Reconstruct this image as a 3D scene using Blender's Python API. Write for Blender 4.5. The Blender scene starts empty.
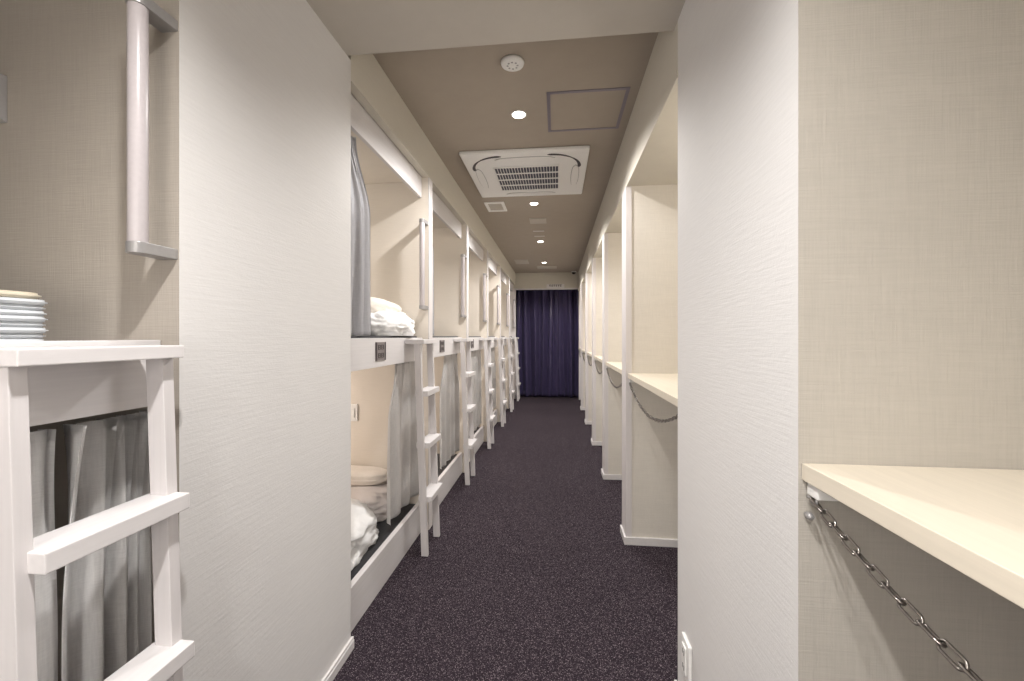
import bpy, bmesh, math, random
from mathutils import Vector, Matrix, noise
C = bpy.context.scene.collection
U = 1.2                      # metres per layout unit (camera height = 1 unit)
PI = math.pi
random.seed(7)

# ------------------------------------------------------------------ helpers
def W(x, y, z):              # layout units (eye level = 0) -> metres, floor = 0
    return Vector((x*U, y*U, (z+1)*U))

def add_box(bm, a, b, bevel=0.0, mat=0, seg=2):
    """box between two corners in layout units"""
    a = W(*a); b = W(*b)
    lo = Vector((min(a[i], b[i]) for i in range(3))); hi = Vector((max(a[i], b[i]) for i in range(3)))
    r = bmesh.ops.create_cube(bm, size=1.0)
    vs = r['verts']
    for v in vs:
        v.co = Vector(((lo[i]+hi[i])/2 + v.co[i]*(hi[i]-lo[i]) for i in range(3)))
    fs = list({f for v in vs for f in v.link_faces})
    for f in fs: f.material_index = mat
    if bevel > 0:
        es = list({e for v in vs for e in v.link_edges})
        bmesh.ops.bevel(bm, geom=es, offset=bevel, segments=seg, affect='EDGES', profile=0.6)
    return fs

def add_prism(bm, pts, off, bevel=0.0):
    """extrude polygon pts (metres Vectors) by off"""
    n = len(pts)
    v0 = [bm.verts.new(p) for p in pts]; v1 = [bm.verts.new(p+off) for p in pts]
    fs = [bm.faces.new(v0), bm.faces.new(v1[::-1])]
    for i in range(n):
        fs.append(bm.faces.new((v0[(i+1) % n], v0[i], v1[i], v1[(i+1) % n])))
    bmesh.ops.recalc_face_normals(bm, faces=fs)
    if bevel > 0:
        es = list({e for f in fs for e in f.edges})
        bmesh.ops.bevel(bm, geom=es, offset=bevel, segments=2, affect='EDGES', profile=0.6)

def add_tube(bm, pts, r, n=12, closed=False, radii=None):
    pts = [Vector(p) for p in pts]; N = len(pts)
    t0 = (pts[1]-pts[0]).normalized()
    up = Vector((0, 0, 1)) if abs(t0.z) < .9 else Vector((1, 0, 0))
    nrm = t0.cross(up).normalized()
    rings = []
    for i, p in enumerate(pts):
        if closed: t = (pts[(i+1) % N]-pts[i-1]).normalized()
        elif i == 0: t = t0
        elif i == N-1: t = (pts[i]-pts[i-1]).normalized()
        else: t = (pts[i+1]-pts[i-1]).normalized()
        nrm = (nrm - t*nrm.dot(t)).normalized(); bi = t.cross(nrm)
        rr = radii[i] if radii else r
        rings.append([bm.verts.new(p + (nrm*math.cos(2*PI*k/n)+bi*math.sin(2*PI*k/n))*rr) for k in range(n)])
    fs = []
    for i in range(N if closed else N-1):
        a, b = rings[i], rings[(i+1) % N]
        for k in range(n): fs.append(bm.faces.new((a[k], a[(k+1) % n], b[(k+1) % n], b[k])))
    if not closed:
        fs.append(bm.faces.new(rings[0][::-1])); fs.append(bm.faces.new(rings[-1]))
    for f in fs: f.smooth = True
    bmesh.ops.recalc_face_normals(bm, faces=fs)

def add_lathe(bm, prof, centre, n=40, axis='Z'):
    """prof = [(r,h)] in metres, revolved around centre"""
    rings = []
    for r, h in prof:
        ring = []
        for k in range(n):
            a = 2*PI*k/n
            if axis == 'Z': v = Vector((r*math.cos(a), r*math.sin(a), h))
            elif axis == 'X': v = Vector((h, r*math.cos(a), r*math.sin(a)))
            else: v = Vector((r*math.cos(a), h, r*math.sin(a)))
            ring.append(bm.verts.new(centre+v))
        rings.append(ring)
    fs = []
    for a, b in zip(rings, rings[1:]):
        for k in range(n): fs.append(bm.faces.new((a[k], a[(k+1) % n], b[(k+1) % n], b[k])))
    for ring in (rings[0], rings[-1]):
        fs.append(bm.faces.new(ring))
    bmesh.ops.recalc_face_normals(bm, faces=fs)
    for f in fs[:-2]: f.smooth = True

def obj(name, bm, mats, parent=None, smooth=False):
    """link bm (world metres) as one mesh object"""
    me = bpy.data.meshes.new(name)
    inv = Vector((0, 0, 0))
    if parent is not None:
        p = parent; m = Matrix.Identity(4)
        loc = Vector((0, 0, 0))
        while p is not None: loc += p.location; p = p.parent
        inv = loc
    for v in bm.verts: v.co -= inv
    if smooth:
        for f in bm.faces: f.smooth = True
    bm.to_mesh(me); bm.free()
    for m in (mats if isinstance(mats, (list, tuple)) else [mats]): me.materials.append(m)
    o = bpy.data.objects.new(name, me); C.objects.link(o)
    if parent is not None: o.parent = parent
    return o

def thing(name, label, cat, loc, group=None):
    o = bpy.data.objects.new(name, None); C.objects.link(o)
    o.location = loc; o['label'] = label; o['category'] = cat; o.empty_display_size = .1
    if group: o['group'] = group
    return o
def tag(o, label, cat, group=None):
    o['label'] = label; o['category'] = cat
    if group: o['group'] = group
    return o
def struct(name, bm, mats, label=None, cat=None):
    o = obj(name, bm, mats); o['kind'] = 'structure'
    if label: o['label'] = label
    if cat: o['category'] = cat
    return o

# ---------------------------------------------------------------- materials
def mat(name, col, rough=.6, metal=0, spec=.5, sheen=0):
    m = bpy.data.materials.new(name); m.use_nodes = True
    nt = m.node_tree; b = nt.nodes['Principled BSDF']
    b.inputs['Base Color'].default_value = (*col, 1); b.inputs['Roughness'].default_value = rough
    b.inputs['Metallic'].default_value = metal; b.inputs['Specular IOR Level'].default_value = spec
    b.inputs['Sheen Weight'].default_value = sheen
    return m, nt, b
def coords(nt, scale=(1, 1, 1), rot=(0, 0, 0)):
    tc = nt.nodes.new('ShaderNodeTexCoord'); mp = nt.nodes.new('ShaderNodeMapping')
    mp.inputs['Scale'].default_value = scale; mp.inputs['Rotation'].default_value = rot
    nt.links.new(tc.outputs['Object'], mp.inputs['Vector']); return mp.outputs['Vector']
def nz(nt, vec, scale, detail=3, rough=.5):
    n = nt.nodes.new('ShaderNodeTexNoise'); n.inputs['Scale'].default_value = scale
    n.inputs['Detail'].default_value = detail; n.inputs['Roughness'].default_value = rough
    nt.links.new(vec, n.inputs['Vector']); return n.outputs['Fac']
def ramp(nt, fac, stops):
    r = nt.nodes.new('ShaderNodeValToRGB'); e = r.color_ramp.elements
    e[0].position, e[0].color = stops[0][0], (*stops[0][1], 1)
    e[1].position, e[1].color = stops[-1][0], (*stops[-1][1], 1)
    for p, c in stops[1:-1]:
        q = e.new(p); q.color = (*c, 1)
    nt.links.new(fac, r.inputs['Fac']); return r.outputs['Color']
def mth(nt, op, a, b):
    n = nt.nodes.new('ShaderNodeMath'); n.operation = op
    for i, v in enumerate((a, b)):
        if isinstance(v, (int, float)): n.inputs[i].default_value = v
        else: nt.links.new(v, n.inputs[i])
    return n.outputs[0]
def bump(nt, b, h, strength=.3, dist=.002):
    n = nt.nodes.new('ShaderNodeBump'); n.inputs['Strength'].default_value = strength
    n.inputs['Distance'].default_value = dist
    nt.links.new(h, n.inputs['Height']); nt.links.new(n.outputs['Normal'], b.inputs['Normal'])
def mul(c, k): return tuple(v*k for v in c)

def mat_wallpaper(name, col):
    m, nt, b = mat(name, col, .75, spec=.25)
    h1 = nz(nt, coords(nt, (12, 12, 170)), 1, 4, .6)       # brushed horizontal ridges
    h2 = nz(nt, coords(nt, (1, 1, 1)), 130, 3, .6)
    h = mth(nt, 'ADD', h1, mth(nt, 'MULTIPLY', h2, .5))
    nt.links.new(ramp(nt, h1, [(.3, mul(col, .975)), (.7, mul(col, 1.015))]), b.inputs['Base Color'])
    bump(nt, b, h, .28, .002); return m
def mat_linen(name, col):
    m, nt, b = mat(name, col, .8, spec=.2)
    hx = nz(nt, coords(nt, (14, 14, 380)), 1, 2, .6)
    hz_ = nz(nt, coords(nt, (380, 380, 14)), 1, 2, .6)
    big = nz(nt, coords(nt, (3, 3, 22)), 1, 3, .6)
    h = mth(nt, 'ADD', hx, hz_)
    hh = mth(nt, 'ADD', mth(nt, 'MULTIPLY', h, .4), mth(nt, 'MULTIPLY', big, .2))
    nt.links.new(ramp(nt, hh, [(.38, mul(col, .95)), (.62, mul(col, 1.035))]), b.inputs['Base Color'])
    bump(nt, b, h, .35, .0015); return m
def mat_wood(name, col, axis=1, contrast=.05, rough=.5):
    m, nt, b = mat(name, col, rough, spec=.35)
    s = [90, 90, 90]; s[axis] = 3
    h = nz(nt, coords(nt, tuple(s)), 1, 4, .6)
    nt.links.new(ramp(nt, h, [(.3, mul(col, 1-contrast)), (.7, mul(col, 1+contrast*.6))]), b.inputs['Base Color'])
    bump(nt, b, h, .12, .001); return m
def mat_satin(name, col, rough=.38, axis_scale=(40, 40, 500), sheen=.2, contrast=.08, metal=0.0):
    m, nt, b = mat(name, col, rough, spec=.5, sheen=sheen, metal=metal)
    h = nz(nt, coords(nt, axis_scale), 1, 3, .6)
    h2 = nz(nt, coords(nt, (300, 300, 30)), 1, 2, .6)
    s = mth(nt, 'MULTIPLY', mth(nt, 'ADD', h, h2), .5)
    nt.links.new(ramp(nt, s, [(.35, mul(col, 1-contrast)), (.65, mul(col, 1+contrast))]), b.inputs['Base Color'])
    bump(nt, b, s, .12, .0005); return m
def mat_fabric(name, col, rough=.85):
    m, nt, b = mat(name, col, rough, spec=.2, sheen=.15)
    h = nz(nt, coords(nt), 260, 3, .6); l = nz(nt, coords(nt), 14, 3, .6)
    nt.links.new(ramp(nt, l, [(.3, mul(col, .94)), (.7, mul(col, 1.03))]), b.inputs['Base Color'])
    bump(nt, b, mth(nt, 'ADD', h, mth(nt, 'MULTIPLY', l, 1.5)), .3, .003); return m
def mat_plain(name, col, rough=.5, metal=0, spec=.4):
    m, nt, b = mat(name, col, rough, metal, spec)
    h = nz(nt, coords(nt), 120, 2)
    nt.links.new(ramp(nt, h, [(.3, mul(col, .97)), (.7, mul(col, 1.02))]), b.inputs['Base Color'])
    return m
def mat_carpet():
    m, nt, b = mat('carpet', (.02, .018, .022), .95, spec=.1)
    v = nt.nodes.new('ShaderNodeTexVoronoi'); v.inputs['Scale'].default_value = 400
    nt.links.new(coords(nt), v.inputs['Vector'])
    sep = nt.nodes.new('ShaderNodeSeparateColor'); nt.links.new(v.outputs['Color'], sep.inputs[0])
    n = nz(nt, coords(nt), 300, 2, .6)
    f = mth(nt, 'ADD', mth(nt, 'MULTIPLY', sep.outputs[0], .75), mth(nt, 'MULTIPLY', n, .25))
    c = ramp(nt, f, [(.15, CARPET[0]), (.55, CARPET[1]), (.78, CARPET[2]), (.86, CARPET[3])])
    nt.links.new(c, b.inputs['Base Color'])
    bump(nt, b, n, .6, .004); return m
CARPET = [(.012, .009, .012), (.03, .022, .029), (.05, .036, .046), (.24, .20, .22)]

M = dict(
    column=mat_wallpaper('white_wallpaper', (.68, .665, .655)),
    upper=mat_wallpaper('cream_wallpaper', (.58, .545, .475)),
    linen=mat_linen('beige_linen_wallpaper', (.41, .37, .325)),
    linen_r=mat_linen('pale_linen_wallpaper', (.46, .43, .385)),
    niche=mat_linen('cream_linen_wallpaper', (.66, .62, .56)),
    bunkwall=mat_wallpaper('bunk_wallpaper', (.72, .66, .585)),
    ceiling=mat_wallpaper('taupe_ceiling_paper', (.385, .335, .28)),
    beam=mat_wallpaper('cream_ceiling_paper', (.50, .465, .415)),
    trim=mat_plain('white_trim', (.66, .635, .63), .4),
    wood=mat_wood('white_painted_wood', (.66, .635, .635), 1),
    woodz=mat_wood('white_painted_wood_upright', (.62, .59, .59), 2),
    post=mat_wood('pale_post_paint', (.64, .605, .60), 2, .02),
    desk=mat_wood('cream_desk_laminate', (.68, .615, .51), 1, .05, .4),
    carpet=mat_carpet(),
    curtain_near=mat_satin('pale_grey_satin', (.80, .785, .775), .28, sheen=.3),
    curtain=mat_satin('grey_satin', (.58, .57, .565), .32, sheen=.3),
    curtain_up=mat_satin('cool_grey_satin', (.58, .58, .61), .36, sheen=.3),
    navy=mat_satin('navy_satin', (.09, .072, .17), .22, (60, 60, 400), .1, .12),
    duvet=mat_fabric('white_cotton', (.88, .88, .88)),
    pillow=mat_fabric('cream_cotton', (.80, .74, .67)),
    blanket=mat_fabric('blush_grey_blanket', (.66, .61, .585)),
    dark=mat_fabric('charcoal_mattress_cloth', (.035, .035, .04)),
    sheet=mat_fabric('pale_grey_sheet', (.60, .63, .66)),
    creamsheet=mat_fabric('cream_folded_cloth', (.66, .60, .48)),
    barwhite=mat_plain('mauve_grey_bar_paint', (.50, .46, .47), .3),
    bracket=mat_plain('satin_grey_metal', (.36, .35, .35), .35, .4),
    chrome=mat_plain('chain_steel', (.30, .275, .255), .28, 1.0),
    plastic=mat_plain('white_plastic', (.80, .79, .77), .35),
    greyplastic=mat_plain('grey_plastic', (.38, .37, .37), .4),
    plate=mat_plain('grey_number_plate', (.20, .175, .175), .4),
    ink=mat_plain('dark_ink', (.05, .04, .045), .5),
    black=mat_plain('black_plastic', (.012, .01, .012), .3),
    grille=mat_plain('dark_filter', (.05, .05, .075), .5),
    frame=mat_plain('lavender_metal_frame', (.24, .215, .25), .4, .2),
)
def emit(name, col, s):
    m = bpy.data.materials.new(name); m.use_nodes = True; nt = m.node_tree
    nt.nodes.remove(nt.nodes['Principled BSDF']); e = nt.nodes.new('ShaderNodeEmission')
    e.inputs[0].default_value = (*col, 1); e.inputs[1].default_value = s
    nt.links.new(e.outputs[0], nt.nodes['Material Output'].inputs[0]); return m
M['lamp'] = emit('lamp_glow', (1, .95, .88), 14)

# ---------------------------------------------------------------- layout
XL, XR = -.656, .337          # aisle wall planes
XREC = -.69                   # bunk front plane
XBB = -2.35                   # back of the bunks
XNB = .90                     # back of the desk niches
ZC, ZB = 1.013, .885          # ceiling, dropped ceiling
YB = 1.245                    # far edge of dropped ceiling
YE = 6.64                     # end wall
Y0 = -1.15                    # wall behind camera
ZH = .822                     # header underside (left)
ZHR = .725                    # header underside (right)
PT = .06
P = [2.085+.907*i for i in range(6)]       # near faces of left partitions
P[5] = YE
BAYS = [(-.17, .659)] + [(1.267, P[0])] + [(P[i]+PT, P[i+1]) for i in range(5)]
R = [2.05+.915*i for i in range(6)]; R[5] = YE
RT = .115
RB = [(-.2, .622)] + [(1.205, R[0])] + [(R[i]+RT, R[i+1]) for i in range(5)]
ORD = ['nearest', 'first', 'second', 'third', 'fourth', 'fifth', 'sixth']

# floor, ceilings
bm = bmesh.new(); add_box(bm, (XBB-.1, Y0-.1, -1.05), (XNB+.1, 7.25, -1)); struct('floor', bm, M['carpet'], 'dark purple grey flecked carpet along the aisle')
bm = bmesh.new(); add_box(bm, (XBB-.1, YB, ZC), (XNB+.1, 7.25, ZC+.06)); struct('ceiling', bm, M['ceiling'], 'taupe ceiling over the aisle')
bm = bmesh.new(); add_box(bm, (XBB-.1, Y0-.1, ZB), (XNB+.1, YB, ZC+.06)); struct('ceiling', bm, M['beam'], 'lower cream ceiling nearest the viewer')

# left wall: columns, header, partitions, back
def S(name, a, b, m, label=None, bevel=0):
    bm = bmesh.new(); add_box(bm, a, b, bevel); return struct(name, bm, m, label)
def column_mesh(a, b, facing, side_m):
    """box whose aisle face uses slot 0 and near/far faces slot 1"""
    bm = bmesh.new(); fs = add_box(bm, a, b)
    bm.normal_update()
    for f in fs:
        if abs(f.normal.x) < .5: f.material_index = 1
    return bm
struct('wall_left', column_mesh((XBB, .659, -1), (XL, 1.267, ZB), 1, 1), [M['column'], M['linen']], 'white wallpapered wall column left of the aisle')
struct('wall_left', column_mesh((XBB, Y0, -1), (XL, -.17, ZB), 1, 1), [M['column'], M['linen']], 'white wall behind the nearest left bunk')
S('wall_left', (XL-.034, 1.267, ZH), (XL, YE, ZC), M['upper'], 'cream wall band above the bunk openings')
S('wall_left', (XL-.034, -.17, ZH), (XL, .659, ZB), M['upper'], 'wall band above the nearest bunk')
S('wall_left', (XBB-.1, Y0, -1), (XBB, 7.2, ZC), M['bunkwall'], 'back wall of the bunks')
for i in range(5):
    bm = bmesh.new(); add_box(bm, (XBB, P[i], -1), (XL-.004, P[i]+PT, ZC))
    struct('wall_left', bm, M['bunkwall'], 'partition wall between two bunks')
    bm = bmesh.new(); add_box(bm, (XL-.004, P[i]-.001, -.999), (XL+.001, P[i]+PT+.001, ZH), .001)
    struct('trim_%d' % (i+1), bm, M['post'], 'white upright post between bunk openings')
# right wall
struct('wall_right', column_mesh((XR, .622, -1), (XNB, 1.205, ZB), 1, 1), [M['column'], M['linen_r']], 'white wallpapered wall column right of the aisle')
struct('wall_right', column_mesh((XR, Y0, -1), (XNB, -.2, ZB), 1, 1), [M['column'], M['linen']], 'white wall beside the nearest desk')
S('wall_right', (XR, 1.205, ZHR), (XNB, YE, ZC), M['upper'], 'cream wall above the desk niches')
S('wall_right', (XR, -.2, ZHR+.06), (XNB, .622, ZB), M['upper'], 'wall above the nearest desk')
S('wall_right', (XNB, Y0, -1), (XNB+.1, 7.2, ZC), M['niche'], 'back wall of the desk niches')
for i in range(5):
    bm = bmesh.new(); add_box(bm, (XR+.004, R[i], -1), (XNB, R[i]+RT, ZHR)); struct('wall_right', bm, M['niche'], 'cream partition wall between two desk niches')
    bm = bmesh.new(); add_box(bm, (XR-.006, R[i]-.004, -1), (XR+.022, R[i]+RT+.004, ZHR), .0015); struct('trim_%d' % (i+6), bm, M['post'], 'white casing on the end of a desk partition')
    bm = bmesh.new(); add_box(bm, (XR+.02, R[i]-.012, -1), (XNB, R[i], -.964), .002); add_box(bm, (XR-.014, R[i]-.012, -1), (XR+.02, R[i]+RT+.01, -.964), .002)
    struct('baseboard_right', bm, M['trim'], 'white baseboard around a desk partition')
# casing around the openings on the right
bm = bmesh.new()
add_box(bm, (XR-.003, 1.2, ZHR-.003), (XR+.012, YE, ZHR+.020), .001)
struct('trim_11', bm, M['upper'], 'thin white casing around the desk openings')
# end wall
S('wall_end', (XBB, YE, .768), (XNB, YE+.05, ZC), M['upper'], 'header wall above the navy curtain')
S('wall_end', (XBB, YE, -1), (XL, YE+.05, .768), M['post'], 'end wall left of the curtain')
S('wall_end', (XR+.012, YE, -1), (XNB, YE+.05, .768), M['post'], 'end wall right of the curtain')
S('wall_back', (XBB, 7.12, -1), (XNB, 7.2, ZC), M['niche'], 'wall behind the navy curtain')
S('wall_front', (XBB, Y0-.1, -1), (XNB, Y0, ZC), M['niche'], 'wall behind the viewer')
S('trim_12', (XL-.03, YE-.012, .750), (XR+.03, YE+.055, .770), M['trim'], 'white lintel over the curtained doorway')
S('trim_13', (XL-.03, YE-.03, ZC-.03), (XR+.03, YE, ZC), M['upper'], 'small cornice at the end of the ceiling')
# baseboards near columns
def baseboard(name, x0, x1, y0, y1, label):
    bm = bmesh.new(); add_box(bm, (x0, y0, -1), (x1, y1, -.972), .002)
    xm = (x0+x1)/2
    add_box(bm, (xm-.0015-.003, y0+.0005, -.972), (xm+.003, y1-.0005, -.963), .001)
    struct(name, bm, M['trim'], label)
baseboard('baseboard_left', XL, XL+.01, .659, 1.272, 'white baseboard along the left column')
baseboard('baseboard_right', XR-.01, XR, .622, 1.208, 'white baseboard along the right column')

# ------------------------------------------------------------- bunks
GB = 'double bunks along the left wall'
def bunk(i):
    y0, y1 = BAYS[i]
    ym = (y0+y1)/2
    place = ['beside the viewer, before the white column', 'just past the white column', 'second past the white column', 'third past the white column', 'fourth past the white column', 'second last before the navy curtain', 'last before the navy curtain'][i]
    t = thing('bunk_bed', 'white built-in double bunk, '+place, 'bunk bed', W(XREC, ym, -1), GB)
    e = .0015
    bm = bmesh.new(); add_box(bm, (XBB+.003, y0+e, -.115), (XREC-.02, y1-e, -.012), .002); obj('upper_platform', bm, M['wood'], t)
    bm = bmesh.new(); add_box(bm, (XREC-.02, y0+e, -.119), (XREC, y1-e, -.006), .0015); f = obj('upper_fascia', bm, M['wood'], t)
    if i > 0:
        yc = y0+.300
        bm = bmesh.new(); add_box(bm, (XREC-.001, yc-.046, -.094), (XREC+.003, yc+.046, -.022), .001, 0)
        for (a, b) in ((-.044, -.038), (.038, .044)): add_box(bm, (XREC+.003, yc+a, -.094), (XREC+.005, yc+b, -.022), 0, 1)
        pl = obj('number_plate', bm, [M['plate'], M['ink']], f)
        bm = bmesh.new()
        for cz in (-.042, -.074):                     # four faint unreadable characters in two rows
            for cy in (-.015, .015):
                a, b = yc+cy-.010, yc+cy+.010
                for zz in (cz-.008, cz, cz+.008): add_box(bm, (XREC+.003, a, zz-.0012), (XREC+.0042, b, zz+.0012))
                add_box(bm, (XREC+.003, a, cz-.008), (XREC+.0042, a+.003, cz+.008)); add_box(bm, (XREC+.003, b-.003, cz-.008), (XREC+.0042, b, cz+.008))
        obj('plate_lettering', bm, M['ink'], pl)
    if i > 0:
        bm = bmesh.new(); add_box(bm, (XREC-.02, y0+e, .717), (XREC-.004, y1-e, .86), .0015); obj('header_board', bm, M['wood'], t)
        bm = bmesh.new(); add_box(bm, (XBB, y0+e, .80), (XREC-.022, y1-e, .82)); obj('bunk_ceiling', bm, M['bunkwall'], t)
    else:
        bm = bmesh.new(); add_box(bm, (XREC-.02, y0+e, .74), (XREC-.004, y1-e, .86), .0015); obj('header_board', bm, M['wood'], t)
    bm = bmesh.new()
    add_box(bm, (XREC-.022, y0+e, -.999), (XREC, y1-e, -.85), .0015); obj('base_board', bm, M['wood'], t)
    bm = bmesh.new(); add_box(bm, (XBB+.003, y0+e, -.999), (XREC-.023, y1-e, -.90)); obj('lower_platform', bm, M['wood'], t)
    # mattresses: things of their own
    bm = bmesh.new(); add_box(bm, (XBB+.02, y0+.01, -.90), (XREC-.03, y1-.01, -.862), .008, 0, 3)
    if i > 0:
        tag(obj('mattress', bm, M['dark']), 'thin charcoal mattress on the lower bunk, '+place, 'mattress', 'thin charcoal mattresses')
        bm = bmesh.new(); add_box(bm, (XBB+.02, y0+.01, -.012), (XREC-.026, y1-.01, .002), .004, 0, 2)
        tag(obj('mattress', bm, M['dark']), 'thin charcoal mattress on the upper bunk, '+place, 'mattress', 'thin charcoal mattresses')
    else: bm.free()
for i in range(7): bunk(i)

# ------------------------------------------------------------- ladders
def ladder(i):
    y0, y1 = BAYS[i]; ya, yb = y1-.254, y1-.050
    place = ['beside the viewer, cut by the left edge', 'nearest past the white column', 'second past the white column', 'third past the white column', 'fourth past the white column', 'second last before the navy curtain', 'last before the navy curtain'][i]
    t = thing('bunk_ladder', 'white wooden three-rung bunk ladder, '+place, 'ladder', W(-.61, (ya+yb)/2, -1), 'white ladders leaning on the bunks')
    def xf(z): return -.618+(-z)*.036       # front line of rails
    rw = .0185; dep = .030
    for (a, b) in ((ya, ya+rw), (yb-rw, yb)):
        zt, zb = -.034, -.999
        pts = [W(xf(zt), a, zt), W(xf(zb), a, zb), W(xf(zb)-dep, a, zb), W(xf(zt)-dep, a, zt)]
        bm = bmesh.new(); add_prism(bm, pts, Vector((0, (b-a)*U, 0)), .0015); obj('side_rail', bm, M['woodz'], t)
    bm = bmesh.new(); add_box(bm, (-.687, ya-.004, -.034), (-.598, yb+.001, -.014), .002); obj('top_step', bm, M['wood'], t)
    for z in (-.250, -.487, -.733):
        x = xf(z)+.024
        bm = bmesh.new(); add_box(bm, (x-.062, ya+.012, z-.025), (x, yb-.002, z), .002); obj('rung', bm, M['wood'], t)
for i in range(7): ladder(i)

# ------------------------------------------------------------- grab bars
def grab_bar(i):
    y1 = BAYS[i][1]; x = -.674
    zb, zt = (.150, .535) if i == 0 else (.155, .575)
    place = ['over the near ladder', 'in the upper bunk nearest past the white column', 'in the second upper bunk past the column', 'in the third upper bunk past the column', 'in the fourth upper bunk past the column', 'in the second last upper bunk', 'in the last upper bunk by the navy curtain'][i]
    t = thing('grab_bar', 'vertical mauve grey grab bar '+place, 'grab bar', W(x, y1, zb), 'vertical grab bars on the partitions')
    yc = y1-.056
    bm = bmesh.new(); r = .0135*U
    add_lathe(bm, [(r*.96, 0), (r, .002), (r, (zt-zb)*U-.002), (r*.96, (zt-zb)*U)], W(x, yc, zb), 28)
    obj('bar', bm, M['barwhite'], t)
    for z0, z1 in ((zb-.016, zb+.002), (zt-.002, zt+.016)):
        bm = bmesh.new()
        n = 12; pts = []
        for k in range(n+1):
            a = PI+PI*k/n; pts.append(W(x, yc, z0)+Vector((math.cos(a), math.sin(a), 0))*r*1.12)
        pts += [W(x+.016, y1, z0), W(x-.016, y1, z0)]
        add_prism(bm, pts, Vector((0, 0, (z1-z0)*U)), .0012); obj('bracket', bm, M['bracket'], t)
for i in range(7): grab_bar(i)

# ------------------------------------------------------------- curtains
def curtain_mesh(x, yt, yb, zt, zb, folds, amp, seed, pinch=.16, bulge=0.0, hem=0.0, xb=None, pw=1.0, clus=0.0):
    """pleated hanging cloth; yt=(y0,y1) at top, yb=(y0,y1) at bottom"""
    rnd = random.Random(seed)
    ph = [rnd.uniform(0, 2*PI) for _ in range(6)]
    nu, nv = max(60, folds*14), 44
    bm = bmesh.new(); grid = []
    for j in range(nv+1):
        v = j/nv; z = zt+(zb-zt)*v
        row = []
        sp = min(1, v/.35); sp = sp*sp*(3-2*sp)
        for k in range(nu+1):
            u = k/nu
            ya = yt[0]+(yb[0]-yt[0])*sp; yb_ = yt[1]+(yb[1]-yt[1])*sp
            warp = u+.018*math.sin(u*9+ph[0])+.012*math.sin(u*17+ph[1]+v*1.5)+.01*math.sin(v*3+ph[2])*math.sin(u*PI)
            warp = max(0, warp)**pw
            c = math.cos(2*PI*folds*warp+ph[3]*.2)
            sharp = math.copysign(abs(c)**.75, c)
            pinchv = math.exp(-v/pinch) if pinch else 0
            a = amp*(.35+.65*(1-pinchv)) * (1+.35*math.sin(u*7+ph[4])+.25*math.sin(u*13+v*2.2+ph[5]))
            # near the top: narrow triple pleats
            pp = (math.cos(2*PI*folds*warp)*.5+.5)**6
            pl = pinchv*amp*.9*pp*math.cos(2*PI*folds*3*warp*2)
            y = ya+(yb_-ya)*u + .25*a*math.sin(4*PI*folds*warp)*.3
            y -= clus*pinchv*(yb_-ya)*math.sin(2*PI*folds*warp)/(2*PI*folds)*(1 if pw == 1 else 1/max(.5, pw*u**(pw-1)))
            pl *= 1+1.5*clus
            xx = x+a*sharp*(1-pinchv*.6)+pl+bulge*math.sin(PI*min(1, v*1.1))*math.sin(PI*u)
            if xb is not None: xx += (xb-x)*sp
            zz = z
            if j == nv: zz += hem*math.sin(u*11+ph[1])
            row.append(bm.verts.new(W(xx, y, zz)))
        grid.append(row)
    for j in range(nv):
        for k in range(nu):
            f = bm.faces.new((grid[j][k], grid[j][k+1], grid[j+1][k+1], grid[j+1][k])); f.smooth = True
    geom = list(bm.faces)
    r = bmesh.ops.solidify(bm, geom=geom, thickness=.0025)
    for f in bm.faces: f.smooth = True
    bmesh.ops.recalc_face_normals(bm, faces=bm.faces)
    return bm
GC = 'grey satin curtains of the bunks'
# foreground lower bunk: two closed panels
tag(obj('curtain', curtain_mesh(-.712, (-.13, .508), (-.15, .516), -.13, -.98, 7, .012, 3, pinch=.14, clus=.9), M['curtain_near']), 'grey satin curtain at the left edge, left of the dark gap behind the near ladder', 'curtain', GC)
tag(obj('curtain', curtain_mesh(-.710, (.532, .652), (.521, .655), -.13, -.98, 4, .013, 5, pinch=.14, pw=1.6, clus=.9), M['curtain_near']), 'grey pleated satin curtain seen between the rails of the near ladder', 'curtain', GC)
tag(obj('curtain', curtain_mesh(-.722, (1.30, 1.41), (1.31, 1.535), .71, .004, 3, .012, 11, bulge=.008, pinch=.3), M['curtain_up']), 'cool grey curtain gathered in the first upper bunk past the white column', 'curtain', GC)
lowc = {1: ((1.80, 2.05), (1.69, 2.06), 3, -.80), 2: ((2.62, 2.93), (2.50, 2.955), 4, -.82), 3: ((3.40, 3.86), (3.30, 3.87), 4, -.82), 4: ((4.35, 4.76), (4.3, 4.78), 4, -.82), 5: ((5.3, 5.68), (5.25, 5.69), 4, -.82), 6: ((6.2, 6.58), (6.15, 6.6), 4, -.82)}
for i, (a, b, f, z) in lowc.items():
    w = ['', 'nearest past the white column', 'second past the white column', 'third past the white column', 'fourth past the white column', 'second last before the navy curtain', 'last before the navy curtain'][i]
    tag(obj('curtain', curtain_mesh(-.722, a, b, -.122, z, f, .011, 20+i, pinch=.2, xb=-.712), M['curtain']), 'grey satin curtain of the lower bunk '+w, 'curtain', GC)
for i, wd in {2: .22, 3: .12}.items():
    y0 = BAYS[i][0]
    w = {2: 'second', 3: 'third'}[i]
    tag(obj('curtain', curtain_mesh(-.722, (y0+.02, y0+wd*.7), (y0+.02, y0+wd), .71, .004, 3, .012, 40+i, pinch=.3), M['curtain_up']), 'cool grey curtain gathered in the %s upper bunk past the white column' % w, 'curtain', GC)

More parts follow.
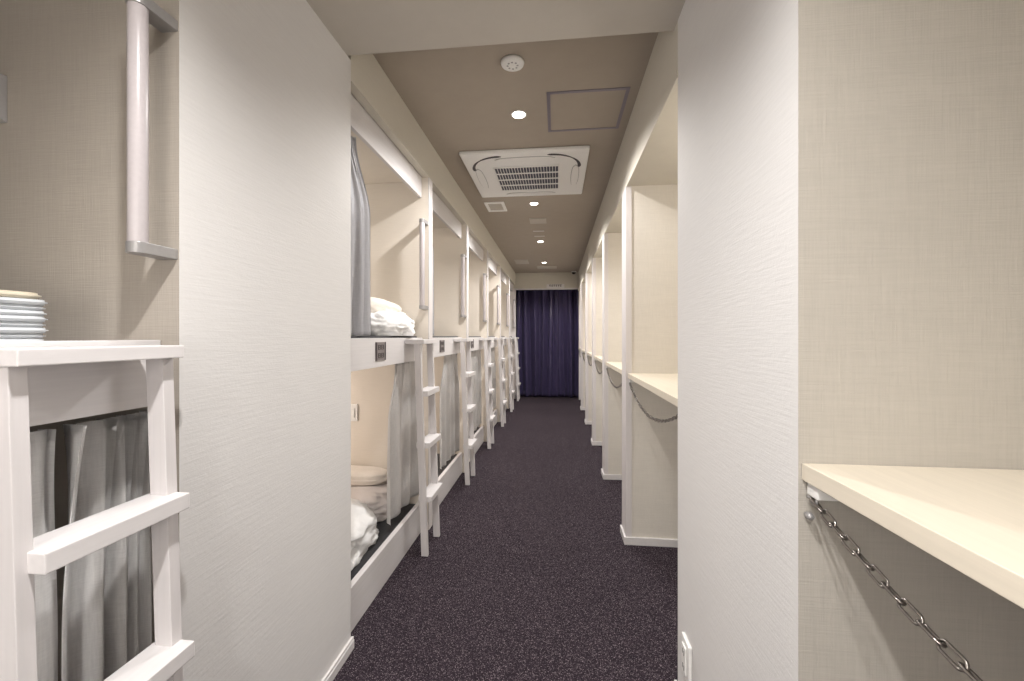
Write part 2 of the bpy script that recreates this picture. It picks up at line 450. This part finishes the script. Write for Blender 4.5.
# navy curtain across the end
def navy(x0, x1, seed, label):
    rnd = random.Random(seed); ph = [rnd.uniform(0, 6.28) for _ in range(6)]
    bm = bmesh.new(); nu, nv = 280, 40; grid = []; n = 9
    for j in range(nv+1):
        v = j/nv; row = []
        for k in range(nu+1):
            u = k/nu; wv = u+.02*math.sin(u*8+ph[0])+.012*math.sin(v*3.0+u*11+ph[1])
            c = math.sin(2*PI*n*wv)
            a = .034*(1+.4*math.sin(u*9+ph[2]+v))
            y = 6.83+a*c+.008*math.sin(2*PI*n*2.3*wv+ph[3])*(.3+.7*(1-v))
            row.append(bm.verts.new(W(x0+(x1-x0)*u, y, .79+(-.985-.79)*v+(.004*math.sin(u*20) if j == nv else 0))))
        grid.append(row)
    for j in range(nv):
        for k in range(nu): bm.faces.new((grid[j][k], grid[j][k+1], grid[j+1][k+1], grid[j+1][k]))
    bmesh.ops.solidify(bm, geom=list(bm.faces), thickness=.003)
    bmesh.ops.recalc_face_normals(bm, faces=bm.faces)
    tag(obj('door_curtain', bm, M['navy'], smooth=True), label, 'curtain')
navy(-.70, .40, 1, 'navy purple satin curtain closing the doorway at the end of the aisle')
bm = bmesh.new(); add_tube(bm, [W(-.72, 6.83, .80), W(.42, 6.83, .80)], .012)
tag(obj('curtain_rail', bm, M['greyplastic']), 'curtain rail above the navy curtains', 'curtain rail')

# ------------------------------------------------------------- bedding
def lump(centre, half, seed, amp=.25, freq=3.0, flat=.0, power=2.4, sub=5, wr=.05, zmin=None):
    """soft rumpled cushion-like body: superellipsoid with folded noise"""
    bm = bmesh.new(); bmesh.ops.create_icosphere(bm, subdivisions=sub, radius=1)
    c = W(*centre); s = Vector(half)*U; off = Vector((seed*7.3, seed*3.1, seed*1.7))
    for v in bm.verts:
        d = v.co.normalized()
        k = (abs(d.x)**power+abs(d.y)**power+abs(d.z)**power)**(-1/power)
        p = d*k
        n = noise.noise(d*freq+off)*amp + (abs(noise.noise(d*freq*2.6+off))-.25)*wr*-2.2 + noise.noise(d*freq*7+off)*wr*.35
        p = p*(1+n)
        q = Vector((p.x*s.x, p.y*s.y, p.z*s.z))
        w = c+q
        zm = (zmin+1)*U if zmin is not None else -9
        if w.z < zm: w.z = zm + (w.z-zm)*.02
        v.co = w
    for f in bm.faces: f.smooth = True
    return bm
# upper bunk 1: white duvet heap with cream pillow behind
tag(obj('pillow', lump((-1.00, 1.83, .115), (.26, .22, .075), 3, .06, 1.6, power=2.6, wr=.02, zmin=.003), M['pillow']), 'cream pillow behind the white duvet on the first upper bunk', 'pillow')
tag(obj('duvet', lump((-.875, 1.86, .045), (.20, .235, .092), 6, .12, 2.2, power=2.2, wr=.07, zmin=.003), M['duvet']), 'crumpled white duvet on the first upper bunk past the white column', 'duvet')
# lower bunk 1
tag(obj('duvet', lump((-1.075, 1.55, -.80), (.325, .27, .125), 9, .12, 2.2, power=2.6, wr=.08, zmin=-.861), M['duvet']), 'crumpled white duvet on the lower bunk past the white column', 'duvet')
tag(obj('blanket', lump((-1.20, 1.92, -.80), (.41, .15, .068), 12, .06, 2.5, power=4.5, wr=.05, zmin=-.861), M['blanket']), 'folded blush grey blanket on the lower bunk, below the cream pillow', 'blanket')
tag(obj('pillow', lump((-1.20, 2.005, -.705), (.35, .074, .036), 15, .06, 2.2, power=4.5, wr=.03), M['pillow']), 'cream pillow rolled against the lower bunk partition on a grey blanket', 'pillow')

# folded linens on the near upper platform
for k in range(8):
    z0 = -.0115+k*.0083
    dx = random.uniform(-.004, .004)
    bm = bmesh.new()
    cx, cy = -.97+dx, .386
    hw, hd = .215, .17; n = 10; rr = .03; pts = []
    for (sx, sy, a0) in ((1, 1, 0), (-1, 1, PI/2), (-1, -1, PI), (1, -1, 3*PI/2)):
        for q in range(n+1):
            a = a0+PI/2*q/n
            pts.append(W(cx+sx*(hw-rr)+rr*math.cos(a), cy+sy*(hd-rr)+rr*math.sin(a), z0))
    add_prism(bm, pts, Vector((0, 0, .0078*U)))
    bmesh.ops.bevel(bm, geom=[e for e in bm.edges if abs(e.verts[0].co.z-e.verts[1].co.z) < 1e-5], offset=.0038, segments=3, affect='EDGES')
    lab = ['bottom layer', 'second from the bottom', 'third from the bottom', 'fourth from the bottom', 'fourth from the top', 'third from the top', 'second from the top', 'just under the cream cloth'][k]
    tag(obj('folded_sheet', bm, M['sheet'], smooth=True), 'folded pale grey sheet in the stack at the left edge, '+lab, 'linen', 'folded pale sheets in the stack')
bm = bmesh.new(); pts = []
cx, cy, hw, hd, rr, z0 = -.975, .382, .215, .17, .03, .0555
for (sx, sy, a0) in ((1, 1, 0), (-1, 1, PI/2), (-1, -1, PI), (1, -1, 3*PI/2)):
    for q in range(11):
        a = a0+PI/2*q/10; pts.append(W(cx+sx*(hw-rr)+rr*math.cos(a), cy+sy*(hd-rr)+rr*math.sin(a), z0))
add_prism(bm, pts, Vector((0, 0, .0092*U)))
bmesh.ops.bevel(bm, geom=[e for e in bm.edges if abs(e.verts[0].co.z-e.verts[1].co.z) < 1e-5], offset=.0045, segments=3, affect='EDGES')
tag(obj('folded_towel', bm, M['creamsheet']), 'cream folded cloth on top of the pale sheet stack', 'linen')

# reading light box at near bunk, switch plates
t = thing('wall_lamp_box', 'grey wall-mounted box high at the left edge', 'wall box', W(-1.06, .659, .39), None)
bm = bmesh.new()
pts = [W(-1.003, .659, .392), W(-1.003, .659, .478), W(-1.003, .640, .478), W(-1.003, .640, .400)]
add_prism(bm, pts, Vector((-.12*U, 0, 0)), .002); obj('box_body', bm, M['greyplastic'], t)
bm = bmesh.new(); add_box(bm, (-1.11, .634, .41), (-1.03, .6405, .47), .002); obj('box_cover', bm, M['greyplastic'], t)
for i in range(1, 7):
    y1 = BAYS[i][1]
    w = ['', 'nearest past the white column', 'second past the white column', 'third past the white column', 'fourth past the white column', 'second last before the navy curtain', 'last before the navy curtain'][i]
    t = thing('light_switch', 'white switch plate on the partition inside the lower bunk '+w, 'switch', W(-1.065, y1, -.40), 'switch plates inside the bunks')
    bm = bmesh.new(); add_box(bm, (-1.092, y1-.008, -.445), (-1.04, y1, -.355), .002); obj('plate', bm, M['plastic'], t)
    bm = bmesh.new(); add_box(bm, (-1.078, y1-.013, -.425), (-1.054, y1-.008, -.375), .002); obj('rocker', bm, M['plastic'], t)
# outlet on right column
t = thing('wall_outlet', 'white two-gang power outlet low on the right wall column', 'outlet', W(XR, 1.11, -.85), None)
yo = 1.11
bm = bmesh.new(); add_box(bm, (XR-.009, yo-.030, -.880), (XR, yo+.030, -.780), .003, 0, 3); pp = obj('outlet_plate', bm, M['plastic'], t)
bm = bmesh.new()
add_box(bm, (XR-.013, yo-.014, -.865), (XR-.009, yo+.014, -.795), .0015); so = obj('socket', bm, M['plastic'], pp)
for zc in (-.85, -.812):
    for s in (-.006, .006):
        bm = bmesh.new(); add_box(bm, (XR-.0135, yo+s-.0012, zc-.006), (XR-.0128, yo+s+.0012, zc+.006)); obj('socket_slot', bm, M['ink'], pp)

# ------------------------------------------------------------- desks & chains
ZD = -.177; DT = .0235
link_cache = {}
def link_mesh():
    bm = bmesh.new(); a, b = .0128*U, .0048*U; pts = []
    n = 8
    for k in range(n+1): t = -PI/2+PI*k/n; pts.append(Vector((a-b+b*math.cos(t)*1.0, b*math.sin(t), 0)))
    for k in range(n+1): t = PI/2+PI*k/n; pts.append(Vector((-(a-b)+b*math.cos(t), b*math.sin(t), 0)))
    add_tube(bm, pts, .00165*U, 8, True)
    me = bpy.data.meshes.new('chain_link'); bm.to_mesh(me); bm.free(); me.materials.append(M['chrome'])
    for p in me.polygons: p.use_smooth = True
    return me
LINK = link_mesh()
def desk(i):
    y0, y1 = RB[i]
    place = ['beside the viewer at the right edge', 'just past the white column', 'second past the white column', 'third past the white column', 'fourth past the white column', 'second last before the navy curtain', 'last before the navy curtain'][i]
    t = thing('wall_desk', 'cream wall-to-wall desk shelf in the right niche, '+place, 'desk', W(.6, (y0+y1)/2, ZD-DT), 'cream desk shelves in the right niches')
    bm = bmesh.new(); add_box(bm, (XR+.004, y0+.001, ZD-DT), (XNB-.001, y1-.0005, ZD), .0015); obj('desk_top', bm, M['desk'], t)
    for yy in (y1-.030, y0+.004):
        bm = bmesh.new(); add_box(bm, (XR+.008, yy, ZD-DT-.018), (XR+.06, yy+.024, ZD-DT-.0005), .002)
        obj('support_cleat', bm, M['plastic'], t)
    c = thing('safety_chain', 'steel link chain sagging below the desk, '+place, 'chain', W(XR+.01, y1-.01, ZD-.05), 'steel chains under the desks')
    xc = XR+.010; zk = -.222; sag = .078 if i != 0 else .078
    ya, yb = y0+.016, y1-.016
    # eye hooks
    for s, yy in ((1, y1), (-1, y0)):
        yface = yy-.004 if s > 0 else yy
        bm = bmesh.new(); add_tube(bm, [W(xc, yface, zk+.0), W(xc, yface-s*.008, zk)], .0022)
        ring = [W(xc, yface-s*.014, zk)+Vector((0, math.cos(2*PI*k/16), math.sin(2*PI*k/16)))*.008 for k in range(16)]
        add_tube(bm, ring, .0018, 8, True)
        ob = obj('hook', bm, M['bracket'], c)
    def pt(s): return W(xc, ya+(yb-ya)*s, zk-sag*4*s*(1-s))
    # arc length parametrise
    N = 600; P_ = [pt(k/N) for k in range(N+1)]; L = [0]
    for k in range(N): L.append(L[-1]+(P_[k+1]-P_[k]).length)
    pitch = .0218*U; n = int(L[-1]/pitch); pitch = L[-1]/n
    inv = c.location
    j = 0
    for q in range(n):
        s = (q+.5)*pitch
        while L[j+1] < s: j += 1
        p = P_[j]; tng = (P_[j+1]-P_[j]).normalized()
        rot = tng.to_track_quat('X', 'Z').to_matrix().to_4x4() @ Matrix.Rotation(PI/2*(q % 2)+.5, 4, 'X')
        o = bpy.data.objects.new('link', LINK); C.objects.link(o); o.parent = c
        o.matrix_local = Matrix.Translation(p-inv) @ rot
    # spare hook below (near desk only)
    if i == 0:
        bm = bmesh.new(); ce = W(xc, y1-.001, zk-.026)
        add_lathe(bm, [(.002, -.016), (.005, -.014), (.0065, -.008), (.005, -.003), (.004, 0)], ce+Vector((0, 0, 0)), 20, 'Y'); obj('wall_knob', bm, M['bracket'], c)
for i in range(7): desk(i)

# ------------------------------------------------------------- ceiling things
def at_ceiling(z): return W(0, 0, z).z
LX = -.172
LY = [1.885, 3.16, 4.43, 5.70]
def downlight(x, y, z, label):
    t = thing('downlight', label, 'ceiling light', W(x, y, z), 'recessed ceiling downlights')
    bm = bmesh.new(); add_lathe(bm, [(.034, -.0015), (.038, -.004), (.041, -.003), (.043, 0)], W(x, y, z), 40)
    obj('trim_ring', bm, M['plastic'], t)
    bm = bmesh.new(); add_lathe(bm, [(.004, -.0065), (.024, -.006), (.033, -.005), (.035, -.0015)], W(x, y, z), 40); obj('bulb_lens', bm, M['lamp'], t)
for y, w in zip(LY, ['nearest, before the air conditioner', 'just past the air conditioner', 'third from the viewer', 'last, by the end wall']):
    downlight(LX, y, ZC, 'round glowing recessed downlight, '+w)
downlight(LX, .22, ZB, 'round glowing downlight in the low ceiling above the viewer')
downlight(LX, -.75, ZB, 'round glowing downlight in the low ceiling behind the viewer')
# smoke detector
y, x = 1.522, -.162
t = thing('smoke_detector', 'round white smoke detector on the ceiling before the first downlight', 'smoke detector', W(x, y, ZC))
bm = bmesh.new(); add_lathe(bm, [(.050, 0), (.052, -.006), (.050, -.012), (.040, -.016), (.010, -.018)], W(x, y, ZC), 40); b_ = obj('detector_body', bm, M['plastic'], t)
bm = bmesh.new()
for k in range(8):
    a = 2*PI*k/8
    ce = W(x, y, ZC)+Vector((math.cos(a)*.022, math.sin(a)*.022, -.0175)); add_lathe(bm, [(.001, -.001), (.0045, -.0008), (.0045, .002)], ce, 12)
obj('sensor_hole', bm, M['greyplastic'], t)
# access panel frame
t = thing('access_panel', 'square ceiling access panel with thin lavender grey frame', 'access panel', W(.17, 2.0, ZC))
ax0, ax1, ay0, ay1 = -.042, .298, 1.725, 2.06
bm = bmesh.new(); w_ = .015
for a, b in (((ax0, ay0), (ax1, ay0+w_)), ((ax0, ay1-w_), (ax1, ay1)), ((ax0, ay0+w_), (ax0+w_, ay1-w_)), ((ax1-w_, ay0+w_), (ax1, ay1-w_))):
    add_box(bm, (a[0], a[1], ZC-.003), (b[0], b[1], ZC), .0005)
obj('panel_frame', bm, M['frame'], t)
bm = bmesh.new(); add_box(bm, (ax0+w_, ay0+w_, ZC-.001), (ax1-w_, ay1-w_, ZC)); obj('panel_board', bm, M['ceiling'], t)
# air conditioner cassette
cx, cy, hw = -.178, 2.575, .353
t = thing('air_conditioner', 'square white ceiling cassette air conditioner with dark grille', 'air conditioner', W(cx, cy, ZC))
zf = ZC-.022
bm = bmesh.new(); add_box(bm, (cx-hw, cy-hw, zf), (cx+hw, cy+hw, ZC-.001), .010, 0, 3); obj('panel', bm, M['plastic'], t)
gx0, gx1, gy0, gy1 = cx-.188, cx+.188, cy-.165, cy+.215
bm = bmesh.new(); add_box(bm, (gx0, gy0, zf-.0015), (gx1, gy1, zf+.001)); g = obj('intake_filter', bm, M['grille'], t)
bm = bmesh.new()
for k in range(5): yy = gy0+(gy1-gy0)*k/4; add_box(bm, (gx0-.004, yy-.005, zf-.006), (gx1+.004, yy+.005, zf-.001), .0005)
for k in range(23): xx = gx0+(gx1-gx0)*k/22; add_box(bm, (xx-.0016, gy0, zf-.0045), (xx+.0016, gy1, zf-.001))
obj('grille_bars', bm, M['plastic'], t)
# louvre blades on the four sides with rounded dark slots
def louvre(horizontal, c0, c1, at, w):
    bm = bmesh.new(); n = 14; pts = []
    a, b = c0, c1
    for k in range(n+1):
        u = k/n; s = a+(b-a)*u
        pts.append((s, at+w*.5*math.sin(PI*u)**.3))
    for k in range(n, -1, -1):
        u = k/n; s = a+(b-a)*u
        pts.append((s, at-w*.5*math.sin(PI*u)**.3))
    def dedupe(q):
        o = []
        for p in q:
            if not o or (abs(p[0]-o[-1][0])+abs(p[1]-o[-1][1])) > 1e-5: o.append(p)
        if abs(o[0][0]-o[-1][0])+abs(o[0][1]-o[-1][1]) < 1e-5: o.pop()
        return o
    pts = dedupe(pts)
    P3 = [W(s, o, zf-.0015) if horizontal else W(o, s, zf-.0015) for s, o in pts]
    add_prism(bm, P3, Vector((0, 0, .0022*U))); sl = obj('air_slot', bm, M['greyplastic'], t)
    bm = bmesh.new()
    P3 = [W(a+(b-a)*.5+(s-(a+b)/2)*.97, at+(o-at)*.86, zf-.005) if horizontal else W(at+(o-at)*.86, (a+b)/2+(s-(a+b)/2)*.97, zf-.005) for s, o in pts]
    add_prism(bm, P3, Vector((0, 0, .0032*U)), .0008); obj('louvre_blade', bm, M['plastic'], sl)
louvre(True, cx-.17, cx+.17, cy-hw+.085, .05); louvre(True, cx-.17, cx+.17, cy+hw-.06, .05)
louvre(False, cy-.16, cy+.18, cx-hw+.065, .05); louvre(False, cy-.16, cy+.18, cx+hw-.065, .05)
# dark curved tapered gaps at the corners
for sx in (-1, 1):
    for sy in (-1,):
        bm = bmesh.new(); n = 26; R0 = .165
        ccx, ccy = cx+sx*(hw-.045-R0), cy+sy*(hw-.045-R0)
        inner, outer = [], []
        for k in range(n+1):
            u = k/n; a = (PI/2)*(u*1.12-.06); hwid = .020*(.3+.75*abs(2*u-1)**.8)*min(1, u*14+.15, (1-u)*14+.15)
            for lst, rr in ((inner, R0-hwid*.5), (outer, R0+hwid*.5)): lst.append(W(ccx+sx*rr*math.cos(a), ccy+sy*rr*math.sin(a), zf-.002))
        add_prism(bm, inner+outer[::-1], Vector((0, 0, .0024*U)))
        obj('corner_gap', bm, M['ink'], t)
bm = bmesh.new(); add_box(bm, (cx-.05, cy+hw-.022, zf-.0018), (cx+.05, cy+hw-.010, zf+.001), .0005); obj('maker_strip', bm, M['plastic'], t)

# vents and flush plates
def vent(x0, x1, y0, y1, label, slats=4, m='plastic'):
    t = thing('ceiling_vent', label, 'vent', W((x0+x1)/2, (y0+y1)/2, ZC))
    bm = bmesh.new(); w = min(.022, (x1-x0)*.18)
    for a, b in (((x0, y0), (x1, y0+w)), ((x0, y1-w), (x1, y1)), ((x0, y0+w), (x0+w, y1-w)), ((x1-w, y0+w), (x1, y1-w))):
        add_box(bm, (a[0], a[1], ZC-.008), (b[0], b[1], ZC), .001)
    obj('vent_frame', bm, M[m], t)
    bm = bmesh.new(); add_box(bm, (x0+w, y0+w, ZC-.002), (x1-w, y1-w, ZC)); 
    for k in range(slats): yy = y0+w+(y1-y0-2*w)*(k+.5)/slats; add_box(bm, (x0+w, yy-.004, ZC-.005), (x1-w, yy+.004, ZC-.002))
    obj('vent_face', bm, M['beam'], t)
vent(-.545, -.395, 3.09, 3.31, 'small square white framed vent left of the second downlight')
def flush(x0, x1, y0, y1, label, m='beam'):
    bm = bmesh.new(); add_box(bm, (x0, y0, ZC-.006), (x1, y1, ZC), .003); add_box(bm, (x0+.012, y0+.012, ZC-.008), (x1-.012, y1-.012, ZC-.006), .001)
    tag(obj('ceiling_plate', bm, M[m]), label, 'ceiling plate')
flush(-.235, -.09, 3.55, 3.71, 'flush cream plate on the ceiling beyond the second downlight', 'beam')
flush(-.56, -.38, 5.45, 5.75, 'flush pale plate on the ceiling left of the last downlight', 'beam')
flush(-.285, .0, 5.98, 6.2, 'wide flush pale plate between the last downlight and the end wall', 'beam')
bm = bmesh.new(); add_box(bm, (-.225, 3.98, ZC-.004), (-.12, 4.0, ZC), .0005); add_box(bm, (-.225, 4.18, ZC-.004), (-.12, 4.2, ZC), .0005)
tag(obj('ceiling_slot', bm, M['trim']), 'pair of thin pale strips before the third downlight', 'ceiling strip')
# dome camera
t = thing('security_camera', 'small black dome camera high in the right corner above the navy curtain', 'camera', W(.265, 6.55, .99))
bm = bmesh.new(); add_lathe(bm, [(.045, 0), (.047, -.012), (.043, -.018)], W(.265, 6.52, ZC), 32); obj('camera_base', bm, M['plastic'], t)
bm = bmesh.new(); add_lathe(bm, [(.040, -.018), (.038, -.032), (.028, -.046), (.012, -.055), (.002, -.057)], W(.265, 6.52, ZC), 32); obj('camera_dome', bm, M['black'], t)
# sign above curtain: plate + small unreadable characters
t = thing('door_sign', 'small pale sign strip with dark characters over the navy curtain', 'sign', W(-.03, YE-.014, .76))
bm = bmesh.new(); add_box(bm, (-.16, YE-.018, .772), (.12, YE-.0, .832), .001); obj('sign_board', bm, M['trim'], t)
bm = bmesh.new()
ys = YE-.0195
for k in range(6):
    x0 = -.118+k*.034
    add_box(bm, (x0, ys, .814), (x0+.028, YE-.017, .823)); add_box(bm, (x0+.006, ys, .792), (x0+.015, YE-.017, .815))
    if k % 2: add_box(bm, (x0, ys, .792), (x0+.024, YE-.017, .797))
    else: add_box(bm, (x0+.016, ys, .799), (x0+.026, YE-.017, .804))
obj('sign_characters', bm, M['ink'], t)

# ------------------------------------------------------------- lights
def spot(x, y, z, power, ang=147, blend=.3, col=(1, .975, .95), size=.035):
    l = bpy.data.lights.new('downlight_lamp', 'SPOT'); l.energy = power; l.spot_size = math.radians(ang); l.spot_blend = blend
    l.color = col; l.shadow_soft_size = size
    o = bpy.data.objects.new('downlight_lamp', l); C.objects.link(o); o.location = W(x, y, z); return o
def point(x, y, z, power, col=(1, .95, .89), size=.12):
    l = bpy.data.lights.new('unseen_light', 'POINT'); l.energy = power; l.color = col; l.shadow_soft_size = size  # unseen point source, no fixture modelled
    o = bpy.data.objects.new('unseen_light', l); C.objects.link(o); o.location = W(x, y, z); return o
for y in LY: spot(LX, y, ZC-.02, 86, 147, .45)
spot(LX, .22, ZB-.02, 88, 144, .8)
spot(LX, -.75, ZB-.02, 88, 144, .8)
point(-.16, -.85, .0, 24, (1, .97, .94), .3)  # added soft fill behind the camera, not a real lamp
for i in range(1, 7):
    y0, y1 = BAYS[i]; ym = (y0+y1)/2
    point(-1.5, ym, .6, 9, size=.15)
    point(-1.5, ym, -.30, 13, (1, .89, .79), size=.12)
    y0, y1 = RB[i]
    point(.78, y0+.12, .45, 6, (1, .94, .86), size=.08)  # added fill points hidden in each desk niche, upper and lower
    point(.78, y0+.12, -.5, 3, (1, .98, .96), size=.08)
w = bpy.data.worlds.new('World'); bpy.context.scene.world = w; w.use_nodes = True
w.node_tree.nodes['Background'].inputs[0].default_value = (.9, .92, 1, 1); w.node_tree.nodes['Background'].inputs[1].default_value = .3

# ------------------------------------------------------------- camera
F = 415.0; VPX, VPY = 556.7, 336.5
cam = bpy.data.cameras.new('Camera'); co = bpy.data.objects.new('Camera', cam); C.objects.link(co)
cam.sensor_width = 36; cam.lens = 36*F/1024; cam.clip_start = .02
cam.shift_y = -(340.5-VPY)/1024
co.location = W(0, 0, 0); co.rotation_euler = (PI/2, 0, math.atan((VPX-512)/F))
bpy.context.scene.camera = co
sc = bpy.context.scene
sc.view_settings.view_transform = 'Standard'; sc.view_settings.look = 'None'; sc.view_settings.exposure = 0; sc.view_settings.gamma = 1
